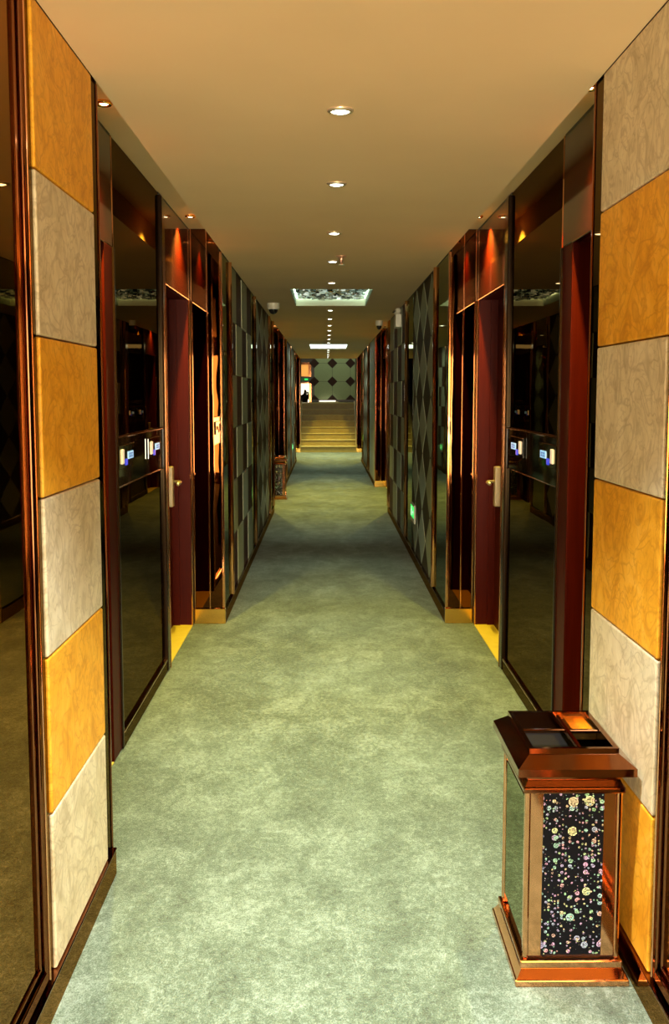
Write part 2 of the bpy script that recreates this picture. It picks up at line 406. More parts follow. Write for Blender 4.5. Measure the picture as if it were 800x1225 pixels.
# framed bronze mirrors flanking the photographer's end
for s in (-1, 1):
    ya, yb = -1.2, 2.298
    t = thing('framed_mirror', (XW[s], (ya+yb)/2, 0), 'tall bronze wall mirror in a moulded copper frame, ' + SIDE[s], 'mirror')
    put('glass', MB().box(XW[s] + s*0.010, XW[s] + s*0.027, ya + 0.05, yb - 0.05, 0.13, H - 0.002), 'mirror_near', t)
    def rail(y0, y1, z0, z1, upright):
        m = MB()
        m.box(XW[s] + s*0.004, XW[s] + s*0.027, y0, y1, z0, z1, 0.004, 2)
        if upright: m.box(XW[s] - s*0.005, XW[s] + s*0.006, y0 + 0.016, y1 - 0.016, z0 + 0.016, z1, 0.005, 3)
        else: m.box(XW[s] - s*0.005, XW[s] + s*0.006, y0, y1 - 0.016, z0 + 0.016, z1 - 0.016, 0.005, 3)
        return m
    fs = put('frame_stile', rail(yb - 0.056, yb, 0.092, H - 0.002, True), 'frame', t)
    put('bead', MB().box(XW[s] - s*0.008, XW[s] - s*0.002, yb - 0.020, yb - 0.014, 0.105, H - 0.002, 0.003, 2), 'copper', fs)
    put('frame_stile', rail(ya, ya + 0.062, 0.092, H - 0.002, True), 'copper_dark', t)
    put('frame_rail', rail(ya + 0.06, yb - 0.02, 0.092, 0.154, False), 'frame', t)

# ------------------------------------------------------------------ alcoves: doors, mirror units, piers
DN = [0]
def sx(s, d): return XA[s] + s * d      # distance d into the wall from the alcove face
def door_unit(s, k, y0, y1, near_case, far_case, which):
    """opening y0..y1, casings from near_case to y0 and y1 to far_case"""
    DN[0] += 1
    base = (sx(s, 0.06), (y0 + y1) / 2, 0)
    dl = 'red lacquered door, ' + ('beside the marble tiles' if (which == 0 and k == 0) else which == 0 and 'first in the ' + ALN[k] or 'before the copper pier of the ' + ALN[k]) + ', ' + SIDE[s]
    t = thing('door_%d' % DN[0], base, dl, 'door', kind='structure')
    dep = 0.118
    lf = put('leaf', MB().box(sx(s, dep), sx(s, dep + 0.04), y0, y1, 0.008, 2.09), 'door_dark', t)
    # two raised rails on the leaf
    put('leaf_panel', MB().box(sx(s, dep - 0.006), sx(s, dep + 0.002), y0 + 0.12, y1 - 0.14, 0.20, 1.90, 0.004), 'door_dark', lf)
    put('jamb', MB().box(sx(s, 0.001), sx(s, dep + 0.02), y1, y1 + 0.02, 0.003, 2.09), 'door', t)
    put('jamb', MB().box(sx(s, 0.001), sx(s, dep + 0.02), y0 - 0.02, y0, 0.003, 2.09), 'door', t)
    put('door_stop', MB().box(sx(s, 0.075), sx(s, dep), y1 - 0.014, y1, 0.006, 2.085), 'door', t)
    put('lintel', MB().box(sx(s, 0.004), sx(s, dep + 0.04), y0, y1, 2.09, 2.12), 'door', t)
    put('header_panel', MB().box(sx(s, -0.004), sx(s, 0.03), near_case if which == 0 else y0 - 0.004, far_case, 2.092, HR - 0.012, 0.003), 'header', t)
    put('header_bead', MB().box(sx(s, -0.010), sx(s, 0.02), y0, y1, 2.086, 2.094, 0.002), 'copper_dark', t)
    put('top_channel', MB().box(sx(s, -0.002), sx(s, 0.06), near_case, far_case, HR - 0.012, HR), 'dark', t)
    # casings
    if which == 0:
        put('casing', MB().box(sx(s, -0.006), sx(s, 0.04), y1 + 0.0005, far_case - 0.02, 0.003, 2.09, 0.004, 2), 'door', t)
        put('casing_edge', MB().box(sx(s, -0.014), sx(s, 0.04), far_case - 0.02, far_case, 0.003, 2.09, 0.005, 2), 'lacquer', t)
        put('casing', MB().box(sx(s, -0.006), sx(s, 0.04), near_case, y0 - 0.0005, 0.003, 2.09, 0.004, 2), 'door', t)
    else:
        put('casing', MB().box(sx(s, -0.018), sx(s, 0.04), near_case, y0 - 0.0005, 0.003, HR - 0.012, 0.010, 3), 'lacquer', t)
        put('casing_edge', MB().box(sx(s, -0.021), sx(s, 0.0), y0 - 0.026, y0 - 0.014, 0.003, 2.09, 0.004, 3), 'copper', t)
        put('casing_edge', MB().box(sx(s, -0.008), sx(s, 0.03), y1 + 0.0005, y1 + 0.014, 0.003, 2.09, 0.004, 3), 'copper', t)
        put('casing', MB().box(sx(s, -0.004), sx(s, 0.04), y1 + 0.018, far_case, 0.003, 2.09), 'dark', t)
    put('threshold', MB().box(sx(s, -0.004), sx(s, dep + 0.02), y0, y1, -0.02, 0.006), 'threshold', t)
    # lock plate and lever
    hy = y1 - 0.19
    hp = put('handle_plate', MB().box(sx(s, dep - 0.040), sx(s, dep), hy - 0.03, hy + 0.03, 0.80, 1.05, 0.006, 2), 'chrome', t)
    put('lever', MB().tube([(sx(s, dep - 0.03), hy + 0.01, 0.955), (sx(s, dep - 0.075), hy + 0.01, 0.955), (sx(s, dep - 0.085), hy - 0.02, 0.953), (sx(s, dep - 0.085), hy - 0.12, 0.950)], 0.010), 'chrome', hp, True)
    put('lock_cylinder', MB().box(sx(s, dep - 0.04), sx(s, dep - 0.03), hy - 0.012, hy + 0.012, 0.86, 0.90, 0.004, 2), 'chrome', hp)
    return t

def alcove_spot(s, k, y, which):
    x = sx(s, -0.078)
    t = thing('alcove_spotlight', (x, y, HR - 0.02), 'tiny amber spotlight above the ' + ('first' if which == 0 else 'second') + ' door of the ' + ALN[k] + ', ' + SIDE[s], 'spotlight', 'amber alcove spotlights')
    put('trim_ring', MB().lathe([(0.018, 0.018), (0.030, 0.018), (0.032, 0.010), (0.026, 0.004), (0.018, 0.008), (0.018, 0.018)], 20, x, y, HR - 0.02), 'gold', t, True)
    put('lens', MB().lathe([(0, 0.006), (0.012, 0.007), (0.018, 0.012), (0.0, 0.016)], 16, x, y, HR - 0.02), 'spotlens', t, True)
    l = D.lights.new('spot_beam', 'SPOT'); l.energy = 190; l.color = (1.0, 0.76, 0.10); l.spot_size = math.radians(115); l.spot_blend = 0.9; l.shadow_soft_size = 0.015
    lo = D.objects.new('spot_beam', l); COL.objects.link(lo); lo.parent = t; lo.location = (0, 0, -0.006)

def number_unit(s, k, y, idx):
    nm = ('second', 'first')[idx]
    x = XA[s] - s * 0.0
    t = thing('room_number_display', (x, y, 1.19), 'backlit blue number display for the ' + nm + ' door of ' + ALN[k] + ', ' + SIDE[s], 'display', 'room number displays')
    X = lambda d: XA[s] - s * (0.012 + d)
    put('faceplate', MB().box(X(-0.003), X(0.004), y - 0.24, y + 0.10, 1.185, 1.285, 0.002), 'black_glass', t)
    sc = put('screen', MB().box(X(0.003), X(0.007), y - 0.055, y + 0.055, 1.220, 1.252), 'screen', t)
    for j in range(3):
        yy = y - 0.03 + j * 0.028
        put('digit', MB().box(X(0.0068), X(0.008), yy - 0.009, yy + 0.009, 1.227, 1.231).box(X(0.0068), X(0.008), yy - 0.009, yy + 0.009, 1.241, 1.245).box(X(0.0068), X(0.008), yy - 0.009, yy - 0.004, 1.231, 1.241), 'screenmark', sc)
    put('bell_button', MB().box(X(0.003), X(0.008), y - 0.115, y - 0.075, 1.196, 1.224, 0.002), 'blue', t)
    put('card_slot', MB().box(X(0.003), X(0.009), y - 0.200, y - 0.150, 1.205, 1.268, 0.003), 'slot', t)  # glowing plate standing in for a bright reflection beside the screen

def mirror_unit(s, k, y0, y1):
    t = thing('mirror_unit', (XA[s], (y0 + y1)/2, 0), 'tall bronze mirror between the doors of the ' + ALN[k] + ', ' + SIDE[s], 'mirror')
    B = lambda a, b, z0, z1, d0, d1, bev=0.0: MB().box(sx(s, d0), sx(s, d1), a, b, z0, z1, bev)
    put('backboard', B(y0, y1, 0.0, HR - 0.002, 0.012, 0.05), 'dark', t)
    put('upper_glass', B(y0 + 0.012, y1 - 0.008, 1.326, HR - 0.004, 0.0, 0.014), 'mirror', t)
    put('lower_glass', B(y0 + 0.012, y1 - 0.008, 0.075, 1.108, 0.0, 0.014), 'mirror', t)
    put('band_glass', B(y0 + 0.004, y1 - 0.004, 1.112, 1.314, -0.006, 0.014), 'black_glass', t)
    put('ledge', B(y0 + 0.002, y1 - 0.002, 1.314, 1.324, -0.012, 0.014, 0.003), 'copper_dark', t)
    put('lower_bead', B(y0 + 0.002, y1 - 0.002, 1.104, 1.112, -0.008, 0.014, 0.002), 'copper_dark', t)
    put('bottom_rail', B(y0, y1, 0.0, 0.060, -0.012, 0.014, 0.004), 'mirror', t)
    put('bottom_bead', B(y0, y1, 0.060, 0.075, -0.014, 0.014, 0.004), 'copper', t)
    put('side_bead', B(y0, y0 + 0.012, 0.075, HR - 0.004, -0.006, 0.014, 0.003), 'copper', t)

def pier(s, k, y):
    xi, xo = XW[s] + s * 0.006, XA[s] + s * 0.02
    t = thing('pier_cladding', ((xi + xo)/2, y, 0), 'copper mirror pier with gold foot ending the ' + ALN[k] + ', ' + SIDE[s], 'pier')
    mid = XW[s] + s * 0.095
    put('mirror_face', MB().box(xi + s*0.012, mid - s*0.004, y - 0.010, y + 0.02, 0.1, HR - 0.003), 'pier', t)
    put('mirror_face', MB().box(mid + s*0.004, xo, y - 0.010, y + 0.02, 0.1, HR - 0.003), 'pier', t)
    put('bead', MB().box(mid - s*0.005, mid + s*0.005, y - 0.018, y + 0.01, 0.1, HR - 0.003, 0.003, 2), 'copper', t)
    put('corner_bead', MB().box(XW[s] - s*0.004, XW[s] + s*0.018, y - 0.016, y + 0.012, 0.1, H - 0.001, 0.006, 3), 'copper', t)
    put('inner_bead', MB().box(XA[s] - s*0.004, XA[s] - s*0.016, y - 0.018, y + 0.01, 0.1, HR - 0.003, 0.004, 2), 'copper', t)
    put('foot', MB().box(XW[s] - s*0.006, XA[s] - s*0.004, y - 0.030, y + 0.02, 0.0, 0.100, 0.004, 2), 'gold', t)

for k, (a, b) in enumerate(ALC):
    for s in (-1, 1):
        door_unit(s, k, a + 0.06, a + 0.945, a + 0.005, a + 1.12, 0)
        mirror_unit(s, k, a + 1.121, a + 2.288)
        door_unit(s, k, a + 2.39, a + 3.375, a + 2.29, a + 3.449, 1)
        pier(s, k, b)
        alcove_spot(s, k, a + (0.67 if s < 0 else 0.47), 0); alcove_spot(s, k, a + 2.96, 1)
        if k < 2:
            number_unit(s, k, a + 1.35, 1); number_unit(s, k, a + 2.05, 0)

# ------------------------------------------------------------------ wall panels between the alcoves
def checker_panel(s, y0, y1, n, label, first_light=True, mats=('fab_light', 'fab_dark'), skip_even=False):
    t = thing('checker_panel', (XW[s], (y0+y1)/2, 0), label, 'wall panel')
    cache = {}
    wd = (y1 - y0) / n
    for i in range(n):
        for j in range(6):
            z0, z1 = ROWS[5-j], ROWS[6-j] - (0.002 if j == 0 else 0)
            light = ((i + j) % 2 == 0) == first_light
            if skip_even: light = True
            proud = 0.0 if light else 0.006
            key = (j, light)
            c = Vector((XW[s] + s*0.012, y0 + wd*(i + 0.5), z0 + 0.002))
            if key not in cache:
                o = put('square', MB().box(XW[s] + s*(0.002 + proud), XW[s] + s*0.0243, c.y - wd/2 + 0.002, c.y + wd/2 - 0.002, z0 + 0.002, z1 - 0.002, 0.003), mats[0] if light else mats[1], t)
                cache[key] = (o.data, WL[o].x)
            else:
                me, x = cache[key]; link('square', me, (x, c.y, z0 + 0.002), t)
    return t
def diamond_panel(s, y0, y1, n, m, label):
    t = thing('diamond_panel', (XW[s], (y0+y1)/2, 0), label, 'wall panel')
    wd = (y1 - y0)/n; z0, z1 = 0.087, H - 0.002; hd = (z1 - z0)/m; g = 0.004
    def poly(pts, mat, proud, nm):
        cy_ = sum(p[0] for p in pts)/len(pts); cz = sum(p[1] for p in pts)/len(pts)
        q = [(cy_ + (p[0]-cy_)*(1 - g/wd*2), cz + (p[1]-cz)*(1 - g/hd*2)) for p in pts]
        return put(nm, MB().prism(q, 'x', XW[s] + s*(0.008 - proud), XW[s] + s*0.0243), mat, t)
    lm = dm = None
    for i in range(n):
        for j in range(m):
            cy_, cz = y0 + wd*(i+.5), z0 + hd*(j+.5)
            if lm is None:
                o = poly([(cy_-wd/2, cz), (cy_, cz-hd/2), (cy_+wd/2, cz), (cy_, cz+hd/2)], 'fab_light', 0.003, 'diamond'); lm = (o.data, WL[o] - Vector((0, cy_, cz)))
            else: link('diamond', lm[0], lm[1] + Vector((0, cy_, cz)), t)
    for i in range(n + 1):
        for j in range(m + 1):
            cy_, cz = y0 + wd*i, z0 + hd*j
            pts = [(cy_-wd/2, cz), (cy_, cz-hd/2), (cy_+wd/2, cz), (cy_, cz+hd/2)]
            if 0 < i < n and 0 < j < m:
                if dm is None: o = poly(pts, 'dia_dark', 0.0, 'diamond'); dm = (o.data, WL[o] - Vector((0, cy_, cz)))
                else: link('diamond', dm[0], dm[1] + Vector((0, cy_, cz)), t)
            else:
                keep = []
                if i > 0: keep.append(pts[0])
                if j > 0: keep.append(pts[1])
                if i < n: keep.append(pts[2])
                if j < m: keep.append(pts[3])
                if len(keep) == 2: keep = keep + [(cy_, cz)]
                poly(keep, 'dia_dark', 0.0, 'half_diamond')
    return t
TN = [0]
def trim(s, y, where):
    TN[0] += 1
    m = MB()
    prof = [(-0.022, 0.026), (-0.022, 0.006), (-0.017, -0.008), (-0.008, -0.016), (0.008, -0.016), (0.017, -0.008), (0.022, 0.006), (0.022, 0.026)]
    pts = [(XW[s] + s*d, y + u) for u, d in prof]
    m.prism(pts, 'z', 0.086, H - 0.001)
    o = put('trim_%d' % TN[0], m, 'copper'); tag(o, 'upright rounded copper trim ' + where + ', ' + SIDE[s], 'trim', kind='structure')
def strip(s, y0, y1, where):
    o = put('mirror_strip', MB().box(XW[s] + s*0.004, XW[s] + s*0.0243, y0, y1, 0.087, H - 0.002, 0.002), 'mirror_grey')
    tag(o, 'narrow grey mirror strip ' + where, 'mirror')

# first stretch, facing the bin wall (left)
strip(-1, 6.51, 7.00, 'between the first copper pier and the checkered panel')
trim(-1, 7.025, 'before the checkered panel')
checker_panel(-1, 7.05, 9.05, 4, 'sage and brown checkered wall panel beside the first mirror strip, opposite the tile-side bin')
strip(-1, 9.06, 9.42, 'between the checkered panel and its diamond neighbour, opposite the tile-side bin')
trim(-1, 9.45, 'between the checkered and diamond panels')
diamond_panel(-1, 9.48, 11.80, 3, 5, 'sage and olive harlequin diamond wall panel just under the larger dome camera')
trim(-1, 11.83, 'after the diamond panel'); strip(-1, 11.86, 12.62, 'after the diamond panel, opposite the tile-side bin'); trim(-1, 12.65, 'at the edge of the second alcove')
# first stretch, bin wall (right)
strip(1, 6.51, 7.26, 'between the first copper pier and the diamond panel')
trim(1, 7.285, 'before the diamond panel')
diamond_panel(1, 7.31, 9.17, 3, 5, 'sage and olive harlequin diamond wall panel carrying the low green exit sign')
strip(1, 9.18, 9.86, 'between diamond and checkered panels, tile-side bin wall')
trim(1, 9.89, 'between the diamond and checkered panels')
checker_panel(1, 9.92, 12.42, 4, 'sage and brown checkered wall panel below the emergency light box', False)
trim(1, 12.45, 'after the checkered panel'); strip(1, 12.48, 12.62, 'after the checkered panel, tile-side bin wall'); trim(1, 12.65, 'at the edge of the second alcove')
# second stretch
checker_panel(1, 16.16, 18.15, 2, 'pale green wall panel in stacked squares beyond the second alcove, tile-side bin wall', True, ('pale', 'fab_dark'), True)
trim(1, 18.18, 'after the pale squares'); strip(1, 18.21, 18.80, 'after the pale stacked squares'); trim(1, 18.83, 'before the last diamond panel')
diamond_panel(1, 18.86, 21.30, 3, 5, 'sage and olive harlequin diamond wall panel after the pale squares'); trim(1, 21.33, 'after the last diamond panel'); strip(1, 21.36, 22.28, 'after the last diamond panel tile-side bin wall')
strip(-1, 16.16, 16.80, 'just after the middle alcove with the bin'); trim(-1, 16.83, 'beyond the bin alcove')
diamond_panel(-1, 16.86, 18.90, 3, 5, 'sage and olive harlequin diamond wall panel beyond the bin alcove'); trim(-1, 18.93, 'before the last checkered panel')
checker_panel(-1, 18.96, 21.40, 4, 'sage and brown checkered wall panel carrying the distant green sign'); trim(-1, 21.43, 'after the last checkered panel'); strip(-1, 21.46, 22.28, 'after the last checkered panel opposite the tile-side bin')

# ------------------------------------------------------------------ ceiling fixtures
lampY = [3.29, 4.41, 5.73, 6.94, 8.25, 10.93, 12.19, 13.34, 14.40, 15.54, 16.67, 17.83, 20.80, 21.75, 22.98, 24.09, 25.13]
behind = [2.10, 0.95, -0.25, -1.4]  # assumed lamps out of view, added to light the foreground
ORD = ['first', 'second', 'third', 'fourth', 'fifth', 'sixth', 'seventh', 'eighth', 'ninth', 'tenth']
def downlight(y, label, e, col=(0.84, 1.0, 0.92), ang=56):
    x = 0.046; z = H - 0.012
    t = thing('ceiling_downlight', (x, y, z), label, 'downlight', 'row of round ceiling downlights')
    put('trim_ring', MB().lathe([(0.029, 0.012), (0.042, 0.012), (0.043, 0.008), (0.038, 0.003), (0.031, 0.002), (0.029, 0.006), (0.029, 0.012)], 28, x, y, z), 'chrome', t, True)
    put('lens', MB().lathe([(0, 0.001), (0.020, 0.002), (0.029, 0.006), (0.029, 0.010), (0, 0.011)], 24, x, y, z), 'lens', t, True)
    l = D.lights.new('lamp_beam', 'SPOT'); l.energy = e; l.color = col; l.spot_size = math.radians(ang); l.spot_blend = 1.0; l.shadow_soft_size = 0.03
    lo = D.objects.new('lamp_beam', l); COL.objects.link(lo); lo.parent = t; lo.location = (0, 0, -0.008)
for i, y in enumerate(lampY):
    if i < 5: lab = 'round ceiling downlight, %s from the crystal coffer on the marble-tile side' % ORD[4 - i]
    elif i < 12: lab = 'round ceiling downlight, %s after the crystal coffer towards the stairs' % ORD[i - 5]
    else: lab = 'round ceiling downlight, %s after the white light panel towards the stairs' % ORD[i - 12]
    downlight(y, lab, (240, 225, 165, 95, 75)[i] if i < 5 else (75 if i < 15 else 190), ang=72 if i < 2 else (56 if i < 15 else 100))
for i, y in enumerate(behind): downlight(y, 'round ceiling downlight, %s between the marble tiles and the rear window' % ORD[i], 500, (0.88, 0.96, 0.94), 78)

# crystal coffer
t = thing('crystal_coffer', (0.048, 9.63, H), 'rectangular ceiling coffer lined with glittering backlit crystal pieces', 'ceiling coffer')
x0, x1, y0, y1 = c1[0] + .002, c1[1] - .002, c1[2] + .002, c1[3] - .002; zt = H + 0.085
put('side_panel', MB().box(x0, x0 + 0.006, y0, y1, H + 0.0005, zt), 'offwhite', t); put('side_panel', MB().box(x1 - 0.006, x1, y0, y1, H + 0.0005, zt), 'offwhite', t)
put('side_panel', MB().box(x0 + 0.006, x1 - 0.006, y0, y0 + 0.006, H + 0.0005, zt), 'offwhite', t); put('side_panel', MB().box(x0 + 0.006, x1 - 0.006, y1 - 0.006, y1, H + 0.0005, zt), 'offwhite', t)
put('top_plate', MB().box(x0, x1, y0, y1, zt, zt + 0.03), 'blackp', t)
cr = MB(); glows = []
for i in range(800):
    cx_, cy_ = random.uniform(x0 + 0.04, x1 - 0.04), random.uniform(y0 + 0.06, y1 - 0.06)
    rx, ry = random.uniform(0.010, 0.030), random.uniform(0.02, 0.065); an = random.uniform(-0.5, 0.5)
    n0 = len(cr.bm.verts)
    pts = []
    for q in range(5):
        th = 2*math.pi*q/5 + random.uniform(-.3, .3); u, v = rx*math.cos(th), ry*math.sin(th)
        pts.append((cx_ + u*math.cos(an) - v*math.sin(an), cy_ + u*math.sin(an) + v*math.cos(an)))
    zz = zt - random.uniform(0.006, 0.035)
    cr.prism(pts, 'z', zz, zt + 0.002)
    glows += [random.random() ** 1.25] * (len(cr.bm.verts) - n0)
cro = put('crystals', cr, 'crystal', t); cro['kind'] = 'stuff'
atr = cro.data.attributes.new('glow', 'FLOAT', 'POINT')
for i, g in enumerate(glows): atr.data[i].value = g
for yy in (y0 + 0.010, y1 - 0.022): put('led_strip', MB().box(x0 + 0.02, x1 - 0.02, yy, yy + 0.012, zt - 0.012, zt - 0.002), 'led', t)  # glowing strips added to brighten the coffer sides
for xx in (x0 + 0.008, x1 - 0.020): put('led_strip', MB().box(xx, xx + 0.012, y0 + 0.03, y1 - 0.03, zt - 0.012, zt - 0.002), 'led', t)
# luminous panel
t = thing('ceiling_light_panel', (0.045, 19.41, H), 'rectangular luminous white light panel set into the ceiling', 'ceiling light')
x0, x1, y0, y1 = c2
put('panel_frame', MB().ringframe((x0, x1, y0, y1), (x0 + 0.02, x1 - 0.02, y0 + 0.03, y1 - 0.03), H - 0.002, H + 0.03), 'white', t)
put('diffuser', MB().box(x0 + 0.02, x1 - 0.02, y0 + 0.03, y1 - 0.03, H + 0.006, H + 0.02), 'panel_light', t)

# ceiling devices
def dome(x, y, r, label):
    t = thing('dome_camera', (x, y, H - 0.1), label, 'security camera')
    put('base_ring', MB().lathe([(0, 0), (r*0.9, 0), (r, 0.012), (r, -0.055 + 0.0), (r*0.86, -0.062), (0, -0.062)], 28, x, y, H), 'white', t, False)
    put('dome', MB().lathe([(r*0.74, 0.0)] + [(r*0.74*math.cos(a*math.pi/16), -0.05*math.sin(a*math.pi/16)) for a in range(1, 8)] + [(0, -0.05)], 28, x, y, H - 0.060), 'blackp', t, True)
dome(-0.526, 10.15, 0.062, 'ceiling dome camera with pale housing and black bubble beside the crystal coffer')
dome(0.656, 12.55, 0.045, 'smaller ceiling dome camera with black bubble beyond the emergency light')
t = thing('sprinkler_head', (0.10, 6.69, H - 0.06), 'small copper ceiling sprinkler beside a downlight', 'sprinkler')
put('escutcheon', MB().lathe([(0, 0), (0.036, 0), (0.034, -0.006), (0.014, -0.016), (0, -0.016)], 20, 0.10, 6.69, H), 'brassdet', t, True)
put('nozzle', MB().lathe([(0.012, -0.012), (0.012, -0.034), (0.007, -0.042), (0.007, -0.056), (0, -0.056)], 12, 0.10, 6.69, H), 'brassdet', t, True)
put('deflector', MB().lathe([(0, -0.056), (0.022, -0.058), (0.022, -0.061), (0, -0.061)], 16, 0.10, 6.69, H), 'white', t)
# emergency light
xe = XW[1] - 0.001
t = thing('emergency_light', (xe, 10.60, 2.19), 'pale emergency light box with round lamp heads high on the checkered panel', 'emergency light')
put('housing', MB().box(xe - 0.062, xe, 10.53, 10.80, 2.19, 2.325, 0.006, 2), 'white', t)
for yy in (10.585, 10.745):
    hd = put('lamp_head', MB().lathe([(0, 0.066), (0.022, 0.062), (0.032, 0.045), (0.032, 0.020), (0.018, 0.0), (0, 0.0)], 18, xe - 0.034, yy, 2.325), 'white', t, True)
    put('lamp_lens', MB().lathe([(0, 0.0), (0.022, 0.002), (0.024, 0.008), (0, 0.012)], 16, xe - 0.060, yy, 2.353), 'blackp', hd, True)
# low exit signs
def low_exit(s, y, z, label):
    x = XW[s] - s * 0.002
    t = thing('exit_sign', (x, y + 0.17, z), label, 'exit sign')
    put('housing', MB().box(x, x - s*0.014, y, y + 0.34, z, z + 0.165, 0.003), 'white', t)
    f_ = put('lit_face', MB().box(x - s*0.013, x - s*0.017, y + 0.02, y + 0.32, z + 0.045, z + 0.145), 'green', t)
    X0, X1 = x - s*0.0165, x - s*0.0185
    m = MB(); m.box(X0, X1, y + 0.05, y + 0.13, z + 0.088, z + 0.102); m.prism([(y + 0.035, z + 0.095), (y + 0.07, z + 0.118), (y + 0.07, z + 0.072)], 'x', X0, X1)
    put('arrow', m, 'signwhite', f_)
    m = MB(); m.tube([(x - s*0.0175, y + 0.215, z + 0.118), (x - s*0.0175, y + 0.225, z + 0.090), (x - s*0.0175, y + 0.205, z + 0.060)], 0.006, 6)
    m.tube([(x - s*0.0175, y + 0.225, z + 0.090), (x - s*0.0175, y + 0.245, z + 0.066)], 0.005, 6); m.tube([(x - s*0.0175, y + 0.190, z + 0.108), (x - s*0.0175, y + 0.245, z + 0.112)], 0.004, 6)
    m.lathe([(0, 0.009), (0.008, 0), (0, -0.009)], 8, x - s*0.0175, y + 0.210, z + 0.130)
    put('running_figure', m, 'signwhite', f_)
low_exit(1, 8.72, 0.36, 'green lit exit sign low on the diamond panel')
low_exit(-1, 19.2, 0.38, 'green lit exit sign low on the checkered panel beyond the alcoves')

# ------------------------------------------------------------------ ashtray bins
def make_bin(cx_, yf, label):
    W, Dp = 0.290, 0.365; yb = yf + Dp; x0, x1 = cx_ - W/2, cx_ + W/2
    t = thing('ashtray_bin', (cx_, (yf + yb)/2, 0), label, 'litter bin', 'copper ashtray bins')
    bx0, bx1, by0, by1 = x0 + 0.022, x1 - 0.022, yf + 0.025, yb - 0.025
    pl = MB(); pl.box(x0, x1, yf, yb, 0.0, 0.018, 0.003, 2)
    pl.frustum((x0 + 0.004, x1 - 0.004, yf + 0.004, yb - 0.004), (bx0 - 0.004, bx1 + 0.004, by0 - 0.006, by1 + 0.006), 0.018, 0.040)
    put('plinth', pl, 'copper', t)
    put('base_moulding', MB().box(bx0 - 0.008, bx1 + 0.008, by0 - 0.010, by1 + 0.010, 0.040, 0.062, 0.004, 2), 'copper', t)
    put('core', MB().box(bx0 + 0.010, bx1 - 0.010, by0 + 0.010, by1 - 0.010, 0.062, 0.51), 'blackp', t)
    for xx in (bx0, bx1 - 0.014):
        for yy in (by0, by1 - 0.014):
            put('corner_post', MB().box(xx, xx + 0.014, yy, yy + 0.014, 0.062, 0.505, 0.004, 2), 'copper', t)
    for (ya, yb_, yc) in ((by0 + 0.004, by0 + 0.012, by0 + 0.002), (by1 - 0.012, by1 - 0.004, by1 - 0.014)):
        fw = bx1 - bx0
        put('side_plate', MB().box(bx0 + 0.0145, bx0 + 0.046, ya, yb_, 0.068, 0.500), 'copper', t)
        put('side_plate', MB().box(bx1 - 0.046, bx1 - 0.0145, ya, yb_, 0.068, 0.500), 'copper', t)
        put('bubble_panel', MB().box(bx0 + 0.0465, bx1 - 0.0465, yc, yc + 0.012, 0.072, 0.498), 'bubbles', t, label='black panel printed with iridescent bubbles')
    for xx in (bx0 + 0.004, bx1 - 0.012):
        put('flank_panel', MB().box(xx, xx + 0.008, by0 + 0.030, by1 - 0.030, 0.090, 0.480, 0.002), 'mirror_grey', t)
        for yy in (by0 + 0.016, by1 - 0.030): put('flank_stile', MB().box(xx - 0.002, xx + 0.010, yy, yy + 0.012, 0.068, 0.500, 0.002), 'copper', t)
    lid = put('lid', MB().box(bx0 - 0.006, bx1 + 0.006, by0 - 0.008, by1 + 0.008, 0.500, 0.516, 0.004, 2)
              .frustum((bx0 - 0.001, bx1 + 0.001, by0 - 0.002, by1 + 0.002), (bx0 + 0.006, bx1 - 0.006, by0 + 0.006, by1 - 0.006), 0.516, 0.532)
              .frustum((bx0 + 0.006, bx1 - 0.006, by0 + 0.006, by1 - 0.006), (bx0, bx1, by0, by1), 0.532, 0.552), 'copper_dark', t)
    L0 = (x0 - 0.003, x1 + 0.003, yf - 0.006, yb + 0.006)
    fx, fy = 0.032, 0.036
    top = (x0 + fx, x1 - fx, yf + fy, yb - fy + 0.01)
    m = MB(); m.ringframe(L0, top, 0.552, 0.572)
    # sloping collar made of four slabs round the opening
    zl, zh = 0.572, 0.597
    for a, b_, c_, d_ in (((L0[0], L0[2]), (L0[1], L0[2]), (top[1], top[2]), (top[0], top[2])), ((L0[1], L0[2]), (L0[1], L0[3]), (top[1], top[3]), (top[1], top[2])),
                          ((L0[1], L0[3]), (L0[0], L0[3]), (top[0], top[3]), (top[1], top[3])), ((L0[0], L0[3]), (L0[0], L0[2]), (top[0], top[2]), (top[0], top[3]))):
        tb = bmesh.new(); i_ = 0.003
        v = [tb.verts.new(c) for c in ((*a, zl), (*b_, zl), (*c_, zh), (*d_, zh))]; tb.faces.new(v)
        v = [tb.verts.new(c) for c in ((*c_, zh), (*d_, zh), (*d_, zl), (*c_, zl))]; tb.faces.new(v[::-1]); m.merge(tb)
    put('collar', m, 'copper_dark', lid)
    rim = MB().ringframe(top, (top[0] + 0.012, top[1] - 0.012, top[2] + 0.012, top[3] - 0.012), 0.553, 0.611)
    put('rim', rim, 'copper_dark', lid)
    ix0, ix1, iy0, iy1 = top[0] + 0.012, top[1] - 0.012, top[2] + 0.012, top[3] - 0.012
    put('cavity', MB().box(ix0, ix1, iy0, iy1, 0.5525, 0.5540), 'cavity', lid)  # black sheet paints the shade inside the bin opening
    dx = ix0 + (ix1 - ix0) * 0.60
    put('divider', MB().box(dx - 0.006, dx + 0.006, iy0, iy1, 0.596, 0.607, 0.002), 'copper', lid)
    put('divider', MB().box(ix0, dx - 0.006, iy0 + (iy1 - iy0)*0.52, iy0 + (iy1 - iy0)*0.52 + 0.012, 0.596, 0.606, 0.002), 'copper', lid)
    put('divider', MB().box(dx + 0.006, ix1, iy0 + (iy1 - iy0)*0.50, iy0 + (iy1 - iy0)*0.50 + 0.008, 0.596, 0.606, 0.002), 'copper', lid)
